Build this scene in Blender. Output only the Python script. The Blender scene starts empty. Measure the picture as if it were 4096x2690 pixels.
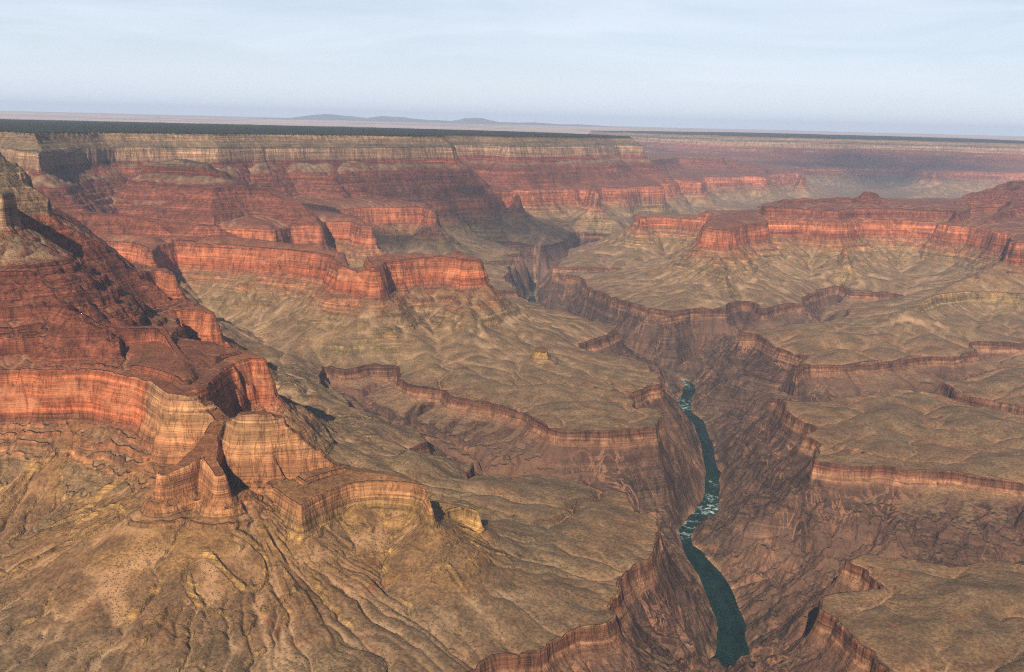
import bpy, math, random, heapq, time
import numpy as np
T0 = time.time()
def log(*a): print('[scene %.1fs]' % (time.time()-T0), *a)
C = bpy.context.scene.collection
scn = bpy.context.scene

# ------------------------------------------------------------------ camera
CAM_H = 1500.0
ROLL = math.radians(1.44)
PITCH = math.radians(12.23)
HFOV = 2*math.atan(2048/3934.)
cam_d = bpy.data.cameras.new('camera')
cam_d.sensor_fit = 'HORIZONTAL'
cam_d.angle = HFOV
cam_d.clip_start = 1.0
cam_d.clip_end = 400000.0
cam = bpy.data.objects.new('camera', cam_d); C.objects.link(cam)
from mathutils import Matrix, Vector
cam.matrix_world = (Matrix.Translation((0, 0, CAM_H)) @ Matrix.Rotation(math.pi/2-PITCH, 4, 'X')
                    @ Matrix.Rotation(ROLL, 4, 'Z'))
scn.camera = cam

# ------------------------------------------------------------------ light
SUN_EL, SUN_AZ = math.radians(33), math.radians(193)      # azimuth clockwise from +Y
sd = Vector((math.sin(SUN_AZ)*math.cos(SUN_EL), math.cos(SUN_AZ)*math.cos(SUN_EL), math.sin(SUN_EL)))
sun_d = bpy.data.lights.new('sun', 'SUN')
sun_d.energy = 5.0; sun_d.angle = math.radians(0.53); sun_d.color = (1.0, 0.91, 0.77)
sun = bpy.data.objects.new('sun', sun_d); C.objects.link(sun)
sun.rotation_euler = sd.to_track_quat('Z', 'Y').to_euler()
sun.location = sd*5000

world = bpy.data.worlds.new('World'); scn.world = world
world.use_nodes = True
wn, wl = world.node_tree.nodes, world.node_tree.links
wn.clear()
w_out = wn.new('ShaderNodeOutputWorld'); w_bg = wn.new('ShaderNodeBackground')
w_sky = wn.new('ShaderNodeTexSky'); w_sky.sky_type = 'NISHITA'; w_sky.sun_disc = False
w_sky.sun_elevation = SUN_EL; w_sky.sun_rotation = SUN_AZ; w_sky.altitude = 2200
w_sky.air_density = 1.0; w_sky.dust_density = 1.2; w_sky.ozone_density = 1.0
w_bg.inputs['Strength'].default_value = 0.05
# thin streaked cirrus veil in the sky itself
w_tc = wn.new('ShaderNodeTexCoord')
w_map = wn.new('ShaderNodeMapping'); w_map.inputs['Scale'].default_value = (1.3, 1.3, 11.0)
w_map.inputs['Rotation'].default_value = (0.03, -0.05, 0.2)
w_n = wn.new('ShaderNodeTexNoise'); w_n.inputs['Scale'].default_value = 2.6; w_n.inputs['Detail'].default_value = 6
w_n.inputs['Roughness'].default_value = 0.55; w_n.inputs['Distortion'].default_value = 0.6
w_r = wn.new('ShaderNodeValToRGB')
w_r.color_ramp.elements[0].position = 0.30; w_r.color_ramp.elements[0].color = (0.5, 0.5, 0.5, 1)
w_r.color_ramp.elements[1].position = 0.78; w_r.color_ramp.elements[1].color = (0.95, 0.95, 0.95, 1)
w_mix = wn.new('ShaderNodeMix'); w_mix.data_type = 'RGBA'
w_mix.inputs[7].default_value = (10.9, 11.9, 13.2, 1)        # sunlit ice cloud radiance, same units as the sky
wl.new(w_tc.outputs['Generated'], w_map.inputs['Vector']); wl.new(w_map.outputs[0], w_n.inputs['Vector'])
wl.new(w_n.outputs['Fac'], w_r.inputs['Fac']); 
w_sep = wn.new('ShaderNodeSeparateXYZ'); wl.new(w_tc.outputs['Generated'], w_sep.inputs[0])
w_e = wn.new('ShaderNodeMapRange'); w_e.inputs[1].default_value = .45; w_e.inputs[2].default_value = .22     # the veil lies low over the far plateau
wl.new(w_sep.outputs[2], w_e.inputs[0])
w_f = wn.new('ShaderNodeMapRange'); w_f.inputs[1].default_value = -.1; w_f.inputs[2].default_value = .5
wl.new(w_sep.outputs[1], w_f.inputs[0])
w_m1 = wn.new('ShaderNodeMath'); w_m1.operation = 'MULTIPLY'; wl.new(w_e.outputs[0], w_m1.inputs[0]); wl.new(w_f.outputs[0], w_m1.inputs[1])
w_m2 = wn.new('ShaderNodeMath'); w_m2.operation = 'MULTIPLY'; wl.new(w_m1.outputs[0], w_m2.inputs[0]); wl.new(w_r.outputs['Color'], w_m2.inputs[1])
w_h = wn.new('ShaderNodeMapRange'); w_h.inputs[1].default_value = .17; w_h.inputs[2].default_value = .0; w_h.inputs[4].default_value = .97
wl.new(w_sep.outputs[2], w_h.inputs[0])
w_m3 = wn.new('ShaderNodeMath'); w_m3.operation = 'MULTIPLY'; wl.new(w_h.outputs[0], w_m3.inputs[0]); wl.new(w_m1.outputs[0], w_m3.inputs[1])
w_m4 = wn.new('ShaderNodeMath'); w_m4.operation = 'MAXIMUM'; wl.new(w_m2.outputs[0], w_m4.inputs[0]); wl.new(w_m3.outputs[0], w_m4.inputs[1])
wl.new(w_m4.outputs[0], w_mix.inputs[0])
wl.new(w_sky.outputs[0], w_mix.inputs[6]); wl.new(w_mix.outputs[2], w_bg.inputs['Color'])
wl.new(w_bg.outputs[0], w_out.inputs['Surface'])

scn.view_settings.view_transform = 'Standard'
scn.view_settings.look = 'None'
scn.view_settings.exposure = 0.68
scn.view_settings.gamma = 1.0
scn.render.engine = 'CYCLES'
scn.cycles.use_denoising = False
scn.cycles.filter_width = 1.05
scn.cycles.max_bounces = 4
scn.cycles.diffuse_bounces = 1
scn.cycles.glossy_bounces = 2
scn.cycles.volume_bounces = 0
scn.cycles.caustics_reflective = False
scn.cycles.caustics_refractive = False
HAZE_DENSITY = 1.85e-5

# ------------------------------------------------------------------ survey of the canyon
# Lips of the strata were sighted from the viewpoint; a sighting at a known bed elevation gives its place on the ground.
F0, CX, CY = 3934., 2048., 1345.
CROP = {'A': (0, 400, .5882), 'B': (1300, 400, .5882), 'C': (2600, 400, .6286), 'D': (0, 1200, .5882), 'E': (1300, 1200, .5882),
        'F': (2600, 1200, .6286), 'G': (0, 1790, .5882), 'H': (1300, 1790, .5882), 'I': (2600, 1790, .6286), 'O': (0, 0, 1.721)}
def site(c, px, py, z):
    if c == 'W': return (float(px), float(py))
    x0, y0, s = CROP[c]; u = x0+px*s-CX; v = y0+py*s-CY
    cu = math.cos(ROLL)*u+math.sin(ROLL)*v; cv = -math.sin(ROLL)*u+math.cos(ROLL)*v
    dx = cu/F0; dz = -cv/F0
    y = math.cos(PITCH)+dz*math.sin(PITCH); zz = -math.sin(PITCH)+dz*math.cos(PITCH)
    t = (z-CAM_H)/zz
    return (dx*t, y*t)
def line(z, text):
    """'D 0,370 220,440 W -100,200' -> plan points (bed elevation z); 'x,y@z' overrides the elevation."""
    out, zs, c = [], [], None
    for tok in text.split():
        if tok.isalpha(): c = tok; continue
        zz = z
        if '@' in tok: tok, q = tok.split('@'); zz = float(q)
        a, b = tok.split(',')
        out.append(site(c, float(a), float(b), zz)); zs.append(zz)
    return np.array(out, np.float32), np.array(zs, np.float32)

BANK_L = """I 365,1480 365,1432 380,1345 415,1325 430,1270 425,1180 440,1150 425,1100 400,1040 375,970 350,910 330,860 315,820 275,760 240,710 210,640 200,590 185,520 215,490 250,435 290,410 305,375 335,340 350,290 350,220 357,160 345,100 333,30
 F 332,960 320,900 300,850 285,800 255,760 225,730 200,720 195,660 180,635 212,595 205,560 230,545 195,530 160,512 W 905,5795 760,5930 600,6180 450,6600 300,7100 160,7600 100,8100 120,8400 B 1395,1340 1405,1290 1420,1240 1450,1210 W 340,10250 900,11000 2000,12000 3600,13500 5500,15800 8200,18600"""
BANK_R = """I 605,1480 605,1432 635,1370 630,1280 600,1220 610,1130 590,1080 560,1030 545,980 520,910 490,860 450,800 420,770 360,710 330,665 270,625 258,570 290,510 340,485 400,475 430,430 437,370 437,300 445,250 435,205 455,160 430,140 410,70 400,0
 F 400,935 385,890 365,850 350,800 335,770 295,740 270,720 258,690 262,620 290,590 290,570 285,545 230,515 165,497 W 930,5900 830,6000 690,6240 540,6640 400,7120 250,7620 200,8120 205,8400 B 1430,1350 1425,1300 1440,1250 1490,1200 W 430,10180 970,10920 2080,11920 3690,13420 5590,15730 8290,18530"""
DRAINS = [
 line(0, "W 690,3480 420,3440@80 150,3470@150 -60,3480@190 E 850,1060@235 560,870@268 440,800@280 190,700@296 100,640@306 0,500@322"),
 line(0, "F 330,742@2 480,690@50 650,640@110 790,605@150 W 1350,4290@165 1700,4340@165 2100,4420@180 2500,4500@200 F 1850,530@215 1900,450@235 2100,385@260 2350,340@290"),
 line(0, "I 262,580@1 330,640@8 560,680@40 900,610@90 W 1100,2860@120 1350,2880@160 1700,2880@210 2300,2880@250"),
 line(0, "I 610,1450@0 720,1400@50 900,1400@120 1200,1370@190 1400,1370@240 1530,1392@300"),
 line(0, "W 930,5850@0 1050,5900@60 C 640,1400@130 800,1380@165 1000,1370@190 1120,1300@220 1300,1245@255 1500,1235@300"),
]
TONTO = [line(360, """W -300,1200 H 985,1525 1090,1440 1200,1405 1480,1375 1620,1290 1760,1220 1935,1190 1985,1030 2020,920 2060,850 2140,785 2230,725 2270,640 2300,490 2200,440 2130,380 2050,310 1950,270 1750,240 1640,215 1560,195 1420,180 1300,190 1200,175 1110,182
 E 1065,1190 1000,1190 1045,1105 850,1075 720,1045 600,1000 700,960 600,860 440,790 330,760 190,745 150,650 0,560 0,440 130,470 280,450 490,440 500,560 600,590 800,603 860,650 1100,690 1250,722 1400,792 1550,862 1650,882 1850,892 2050,885 2240,872 2270,820 2295,790 2290,745 2130,720 2110,640 2200,590 2290,560 2280,500 2210,440 2100,390 1990,370 1800,345 1720,290 1900,240 1990,190 1850,140 1560,60
 B 1560,1425 1430,1370 1320,1330 1080,1312 1090,1290 1310,1288 1270,1240 1195,1197 1255,1170 1290,1125 1040,1125 1050,1092 1285,1088 1200,1048 1340,1040 1360,1010 1050,962 1300,968 1500,998 1600,960 1690,920 1710,905 1850,905 2050,935 W 1500,11900 3100,13500 5000,15900 7600,19000 7600,26000 -20000,26000 -20000,1200"""),
 line(360, """I 1500,1600 1530,1395 1480,1370 1420,1285 1330,1205 1230,1105 1130,1045 1120,975 1150,935 1250,912 1390,905 1480,890 1420,800 1330,742 1268,706 1330,690 1400,675 1680,692 1900,742 2060,722 2180,712 2420,740 W 2900,2750 2900,1200"""),
 line(360, """W 3000,3050 I 2450,225 2300,202 2050,172 1960,152 1650,142 1530,117 1250,102 1060,82 1048,20 F 1075,940 1090,900 1000,870 965,860 1050,815 960,765 865,695 870,655 800,612 770,597 870,635 1000,642 1110,640 1250,612 1420,592 1500,572 1620,562 1750,575 1830,590 1950,640 2100,670 2300,710 2450,740 W 3600,3600"""),
 line(360, """F 1870,510 1885,495 1950,580 2050,620 2200,650 2300,665 2450,700 W 4200,3700 4200,5000 F 2450,380 2300,410 2150,440 1995,495"""),
 line(360, """F 905,440 925,470 1000,402 1180,405 1400,387 1650,365 1760,352 1950,350 2080,320 2060,262 2250,272 2450,265 W 6000,5800 20000,9000 20000,26000 9500,19500 6100,15700 4100,13400 2400,11800 B 2030,945 1900,985 1690,1010 1600,1080 1560,1120 1700,1132 1900,1137 2230,1146 1950,1163 1545,1170 1720,1200 1735,1230 1870,1300 1960,1330 2050,1362 2200,1412 2380,1442 C 100,1360 280,1332 480,1322 505,1290 600,1277 640,1283 720,1335 790,1312 900,1292 985,1290 1000,1252 1080,1220 1150,1192 1210,1182 1300,1217 1500,1222 1620,1232 1500,1258 1300,1290 1210,1370 1150,1390 F 1150,120 900,152 700,182 570,188 600,215 690,212 760,262 850,302 950,332 1000,352"""),
]

# one stratigraphic column: (distance outward from the rim, elevation)
def stairs(x0, z0, x1, z1, n, cliff=0.62, seed=1):
    rs = random.Random(seed); pts = []
    w = [0.35+1.7*rs.random()**2 for _ in range(n)]; tot = sum(w); f = 0.0
    for k in range(n):
        a, b = f, f+w[k]/tot; f = b
        xa, xb = x0+(x1-x0)*a, x0+(x1-x0)*b; za, zb = z0+(z1-z0)*a, z0+(z1-z0)*b
        zc = za+(zb-za)*cliff
        pts += [(xa+(xb-xa)*0.16, zc), (xb, zb)]
    return pts
APRON = [(800, 535), (855, 502), (860, 488), (975, 449), (1140, 416), (1370, 389), (1680, 368), (2100, 352), (2600, 335)]
COL = ([(-4000, 1420), (0, 1350), (6, 1326), (14, 1322), (20, 1302), (34, 1296), (40, 1282)] + [(72, 1268), (76, 1258), (112, 1236), (120, 1230), (134, 1132), (150, 1122), (310, 1022)]
       + stairs(310, 1022, 590, 772, 8, 0.66, 3) + [(630, 768), (637, 758), (654, 700), (660, 696), (676, 632)] + stairs(676, 632, 775, 560, 4, 0.6, 5) + APRON)
TAL = [(-4000, 1420), (0, 1350), (60, 1280), (120, 1230), (136, 1132), (330, 1010), (598, 780), (634, 768), (676, 650), (775, 585), (855, 515), (975, 456), (1140, 419), (1370, 391), (1680, 368), (2100, 352), (2600, 335)]
GOLD = [(-400, 1100), (0, 800), (16, 735), (22, 728), (40, 668), (46, 662), (60, 606)] + stairs(60, 606, 130, 548, 4, 0.55, 7) + [(170, 524), (255, 479), (350, 430), (470, 395), (620, 372), (900, 352), (1400, 330)]
LEDGE = [(-400, 760), (-130, 642), (-126, 630), (-62, 607), (-58, 597), (0, 585), (5, 556), (8, 554), (16, 524), (48, 503), (105, 469), (165, 433), (245, 402), (360, 376), (520, 355), (900, 330)]
HILL = [(-300, 900), (0, 640), (300, 520), (420, 465), (520, 425), (640, 390), (800, 365), (1200, 335)]
BUTTE = [(-300, 1205), (0, 1182), (50, 1146), (66, 1092), (84, 1080), (220, 1012)] + stairs(220, 1012, 520, 775, 7, 0.66, 9) + [(560, 769), (580, 690), (600, 640), (700, 565)] + [(x-90, z) for x, z in APRON]
KNOLL = [(-100, 452), (0, 446), (5, 416), (50, 402), (54, 394), (150, 372), (300, 350), (700, 320)]
FAN = [(-100, 692), (0, 620), (50, 588), (150, 533), (260, 484), (400, 437), (560, 400), (800, 366), (1100, 345)]
LEDGE2 = [(-300, 620), (0, 486), (4, 460), (7, 458), (12, 446), (60, 420), (130, 396), (260, 372), (500, 345)]
PROF = {'ledge2': LEDGE2, 'fan': FAN, 'col': COL, 'gold': GOLD, 'ledge': LEDGE, 'hill': HILL, 'butte': BUTTE, 'knoll': KNOLL}

# landforms: id -> list of ('P' lip polygon / 'R' crest line, profile, elevation, cap or half width, points)
FORMS = {
 'near_ridge': [
  ('P', 'col', 770, 786, "D -3000,60 -1500,200 -600,300 0,370 220,440 330,460 550,447 700,462 900,510 1080,560 1190,600 1250,610 1330,590 1385,560 1420,520 1460,475 1550,420 1700,380 1745,392 W -840,3040 -980,3140 -1150,3230 -1330,3330 -1420,3440 D 1000,112 1100,72 1250,50 1400,62 1430,80 W -1220,3800 -1450,3950 -1750,4150 A 1000,1160 1100,1140 1170,1190 W -1640,4650 -1850,4820 -2300,4980 -3600,5200 -5000,3500 -3000,2400"),
  ('R', 'col', 0, 12, "W -2500,3300@1110 -1900,3230@1040 A 0,1110@1010 150,1180@1000 240,1270@985 470,1400@940 D 600,170@870 1080,190@845 1240,450@790"),
  ('R', 'col', 0, 14, "W -2300,4000@1125 A 380,720@1120 550,830@1060 720,860@1020 850,960@960 990,1060@880 1100,1130@800"),
  ('R', 'col', 0, 14, "W -2200,3700@1060 A 480,1010@1000 700,1150@940 1000,1235@870 D 1250,40@785"),
  ('R', 'col', 0, 5, "W -3200,4400@1352 O -60,320@1350 0,348@1342 20,375@1316 35,400@1285 62,418@1262 90,434@1236 112,470@1180 130,502@1132"),
  ('P', 'col', 1230, 1240, "W -1950,3080 -1780,3150 -1655,3205 -1670,3290 -1760,3360 -1900,3480 -2100,3560 -2700,3900 -3400,4000 -3400,3000 -2600,2900"),
 ],
 'gold_spur': [
  ('R', 'gold', 0, 22, "W -990,2660@772 D 1180,620@775 1290,640@770 1400,700@745 1500,800@715"),
  ('R', 'gold', 0, 16, "D 1590,812@732 1650,772@755 1800,768@757 1880,790@745 2000,900@700 2150,1010@655 2340,1140@602"),
  ('R', 'gold', 0, 20, "D 1480,820@710 1440,900@695 1360,1020@670 1250,1120@660 1120,1170@655"),
  ('R', 'gold', 0, 14, "D 1440,900@695 1430,1080@665 1500,1190@655"),
  ('R', 'fan', 0, 4, "G 1672,285@604 1690,330@588"),
  ('R', 'fan', 0, 4, "G 1060,200@596 1030,240@585"),
  ('R', 'fan', 0, 4, "D 490,775@640 470,820@618"),
  ('P', 'ledge', 580, 606, "G 2050,420 2160,350 2300,290 H 200,240@586 350,215@592 600,240@588 680,290 715,365 660,245 400,170 130,130 D 2200,1120 1800,1260"),
  ('P', 'ledge2', 486, 500, "G 2120,740 2180,690 2250,610 2380,570 H 60,610 130,580 250,530 400,520 560,500 700,520 770,480 850,430 950,410 1030,405 1055,450 900,392 715,370 600,390 0,480 G 2100,600"),
 ],
 'central_butte': [
  ('P', 'col', 770, 788, "A 900,965 1000,985 1020,1040 1060,990 1200,965 1450,975 1700,995 1900,1010 2100,1030 2280,1060 B 60,1080 130,1120 W -950,5450 -1200,5620 -1600,5880 -2300,6250 -3500,6600 -4200,5600"),
  ('R', 'col', 0, 22, "W -3400,6000@1000 A 450,745@940 560,760@920 900,790@900 1300,840@870 1700,865@845 2000,930@810 2170,990@785"),
  ('P', 'col', 770, 778, "B 330,1140 400,1095 600,1075 800,1068 960,1090 1010,1087 W -205,5390 -300,5460 -600,5420 -790,5330"),
  ('R', 'col', 0, 10, "B 950,1330@612 960,1430@560 E 930,200@490 960,300@430"),
  ('R', 'col', 0, 5, "B 780,1045@790 870,1010@822 930,1040@790"),
  ('R', 'col', 0, 30, "B 130,1130@762 230,1165@742 340,1140@762"),
 ],
 'gold_knoll': [
  ('P', 'knoll', 446, 452, "E 1425,320 1470,310 1515,318 1525,345 1510,362 1420,352"),
 ],
 'stepped_ridge': [
  ('P', 'col', 770, 786, "A 1860,885 2000,857 2200,857 B 0,828 200,834 300,862 W -1010,7020 -1150,7400 -1480,7800 B 40,742 300,724 480,724 650,722 700,744 W -770,8760 -1000,9050 -1600,9250 -2600,9400 -3600,8500 -3300,7200 -2300,6650"),
  ('R', 'butte', 0, 60, "A 1080,425@1152 1250,402@1180 1400,432@1158 1520,485@1105"),
  ('R', 'col', 0, 40, "A 750,585@1008 1000,596@1012 1300,600@1014 1650,585@1014 1850,610@990 2090,720@900 2180,770@850"),
  ('R', 'col', 0, 40, "W -3000,9300@1040 A 2250,520@1000 B 0,520@960 230,600@900 330,640@850 560,705@790"),
 ],
 'canyon_wall': [
  ('P', 'col', 1230, 1352, "W -7000,5000 -4200,5900 A 0,330 120,350 240,370 W -3180,6900 -3120,7700 -2750,8050 -2480,8150 A 1500,335 1800,330 2380,330 B 380,330 640,330 860,330 900,312 1100,312 1250,321 1500,321 1800,321 2000,316 2160,319 W 1650,13500 1200,14600 -500,16000 -3000,16500 -9000,15500 -13000,9000"),
  ('P', 'col', 770, 790, "W -3500,8800 -2000,10000 B 350,615 560,600 610,625 760,606 900,616 1150,633 1270,627 1310,655 W -50,10900 -150,11500 B 1190,594 1400,594 1420,602 1600,598 1790,606 1830,640 1860,602 2000,601 2150,593 2300,592 C 0,507 320,522 350,492 600,488 720,491 800,472 940,467 965,482 W 5050,17600 5400,18900 4500,22000 0,22000 -6000,14000"),
  ('R', 'col', 0, 60, "C 0,352@1030 200,360@1020 480,372@1000 620,410@930 700,440@870 760,452@795"),
  ('P', 'col', 1020, 1028, "W -3000,9800 B 330,458 700,447 970,437 1350,434 1700,436 1950,426 2150,414 C 60,384 200,367 480,374 W 3600,17800 2000,18500 -3000,16000"),
 ],
 'far_wall': [
  ('P', 'col', 770, 790, "C 560,420 700,416 830,432 1000,426 1200,431 1400,430 1600,431 1800,455 1900,450 2100,460 2380,466 W 12500,20600 20000,21500 26000,30000 0,30000 3000,21500"),
  ('P', 'col', 1230, 1392, "W 3600,22800 4700,21900 5600,21500 6800,21400 8200,21650 9500,21500 11000,21200 12500,21700 20000,22600 26000,30000 0,30000"),
 ],
 'red_mesa': [
  ('P', 'col', 770, 786, "C 338,815 460,829 510,823 600,792 740,776 765,756 900,753 1200,746 1400,743 1600,751 1750,763 1960,785 2000,786 2100,801 2200,841 2290,861 2310,905 2350,915 2440,905 W 4500,6800 6500,8000 8500,11000 6500,11800 4200,11000 2600,10200 2300,9400 C 720,702 500,712 312,714 W 1720,8600 1640,8100 1500,7700"),
  ('R', 'col', 0, 12, "C 420,985@600 450,1080@535 500,1200@450"),
  ('R', 'col', 0, 8, "C 1250,930@600 1260,1010@540 1300,1090@470"),
  ('P', 'col', 690, 705, "B 2380,814 2250,808 2142,816 W 1150,9300 1700,9300 1750,8500"),
  ('P', 'col', 852, 858, "C 765,692 1000,692 1190,706 1300,692 1600,696 1750,706 1960,711 1990,730 W 4000,8650 4300,9300 3200,9300 2300,8900 2150,8500"),
  ('R', 'col', 0, 25, "C 830,642@885 1000,634@888 1180,623@892 1290,627@895 1370,578@985 1440,622@905 1560,646@885 1700,666@868 1980,682@850"),
  ('P', 'ledge', 585, 600, "C 2075,1112 2100,1096 2200,1092 2300,1092 2440,1086 2440,1000 2300,985 2150,1040"),
  ('P', 'ledge2', 486, 505, "C 1690,1312 1760,1272 1830,1247 2000,1228 2150,1226 2300,1238 2440,1250 2440,1150 2300,1130 2000,1130 1850,1185"),
  ('R', 'col', 0, 50, "C 2000,645@880 2080,592@950 2230,556@1000 2290,517@1050 2440,510@1090"),
  ('R', 'col', 0, 25, "C 2080,702@830 2200,642@900 2280,602@960 2440,540@1040"),
  ('R', 'col', 0, 20, "C 2180,790@795 2280,702@870 2400,560@1010"),
 ],
 'grey_hills': [
  ('R', 'hill', 0, 30, "C 1600,640@500 1760,572@570 1850,542@600 1930,533@600 2000,548@570 2200,533@600 2350,535@600"),
  ('R', 'hill', 0, 25, "F 1500,110@425 1580,80@455 1650,66@470 1720,80@458 1800,130@430"),
  ('R', 'hill', 0, 6, "F 1950,170@404 2000,165@408 2060,185@400"),
 ],
}
IDS = ['tonto_platform', 'inner_gorge'] + list(FORMS)

# ------------------------------------------------------------------ noise
_tab = {}
def perlin(x, y, seed=0):
    if seed not in _tab:
        a = np.random.RandomState(seed+11).rand(256, 256).astype(np.float32)*2*np.pi
        _tab[seed] = (np.cos(a).ravel(), np.sin(a).ravel())
    gx, gy = _tab[seed]
    x0 = np.floor(x); y0 = np.floor(y); fx = (x-x0).astype(np.float32); fy = (y-y0).astype(np.float32)
    xi = x0.astype(np.int32) & 255; yi = y0.astype(np.int32) & 255; xj = (xi+1) & 255; yj = (yi+1) & 255
    u = fx*fx*fx*(fx*(fx*6-15)+10); v = fy*fy*fy*(fy*(fy*6-15)+10)
    def g(a, b, dx, dy):
        i = (b << 8)+a
        return gx[i]*dx+gy[i]*dy
    n00 = g(xi, yi, fx, fy); n10 = g(xj, yi, fx-1, fy); n01 = g(xi, yj, fx, fy-1); n11 = g(xj, yj, fx-1, fy-1)
    a = n00+u*(n10-n00); b = n01+u*(n11-n01)
    return (a+v*(b-a))*1.45
def fbm(x, y, scale, octv, seed=0, gain=0.5):
    s = 0.0; a = 1.0; f = 1.0/scale; t = 0
    for k in range(octv):
        s = s+a*perlin(x*f+k*17.3, y*f-k*9.1, seed+k); t += a; a *= gain; f *= 2.03
    return s/t
def ridged(x, y, scale, octv, seed=0, gain=0.5):
    s = 0.0; a = 1.0; f = 1.0/scale; t = 0
    for k in range(octv):
        s = s+a*(1-2*np.abs(perlin(x*f+k*7.7, y*f+k*3.1, seed+k))); t += a; a *= gain; f *= 2.07
    return s/t
def sstep(a, b, x):
    t = np.clip((x-a)/(b-a), 0, 1); return t*t*(3-2*t)

# ------------------------------------------------------------------ distances
def seg_dist(X, Y, P, closed, Zs=None, want_near=False):
    n = len(P); best = np.full(X.shape, 1e18, np.float32); nx = ny = zc = None
    if want_near: nx = np.zeros_like(X); ny = np.zeros_like(X)
    if Zs is not None: zc = np.zeros_like(X)
    ins = np.zeros(X.shape, bool) if closed else None
    for i in range(n if closed else n-1):
        ax, ay = P[i]; bx, by = P[(i+1) % n]
        ex, ey = bx-ax, by-ay; L = float(ex*ex+ey*ey)+1e-6
        t = np.clip(((X-ax)*ex+(Y-ay)*ey)/L, 0, 1)
        px = ax+t*ex; py = ay+t*ey
        d = (X-px)**2+(Y-py)**2
        m = d < best
        best = np.where(m, d, best)
        if want_near: nx = np.where(m, px, nx); ny = np.where(m, py, ny)
        if zc is not None: zc = np.where(m, Zs[i]+t*(Zs[(i+1) % n]-Zs[i]), zc)
        if closed and ay != by:
            c = ((ay > Y) != (by > Y)) & (X < (bx-ax)*(Y-ay)/(by-ay)+ax)
            ins ^= c
    return np.sqrt(best), ins, nx, ny, zc

def inv_prof(prof, z):
    a = np.array(prof, np.float64)
    zs = a[::-1, 1]; xs = a[::-1, 0]
    zs = zs+np.arange(len(zs))*1e-6
    return np.interp(z, zs, xs)
def crest_dist(X, Y, P, Zs, prof, half):
    best = np.full(X.shape, 1e9, np.float32); nx = np.zeros_like(X); ny = np.zeros_like(X); bs = np.zeros_like(X)
    for i in range(len(P)-1):
        ax, ay = P[i]; ex, ey = P[i+1]-P[i]
        t = np.clip(((X-ax)*ex+(Y-ay)*ey)/(float(ex*ex+ey*ey)+1e-6), 0, 1)
        px = ax+t*ex; py = ay+t*ey
        s = np.maximum(0, np.sqrt((X-px)**2+(Y-py)**2)-half)
        o = np.interp(t, np.linspace(0, 1, 9), inv_prof(prof, Zs[i]+np.linspace(0, 1, 9)*(Zs[i+1]-Zs[i])))
        x = (o+s).astype(np.float32); m = x < best
        best = np.where(m, x, best); nx = np.where(m, px, nx); ny = np.where(m, py, ny); bs = np.where(m, s, bs)
    return best, bs, nx, ny
BLn = line(0, BANK_L)[0]; BRn = line(0, BANK_R)[0]
RIVER = np.concatenate([BLn, BRn[::-1]])

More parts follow.
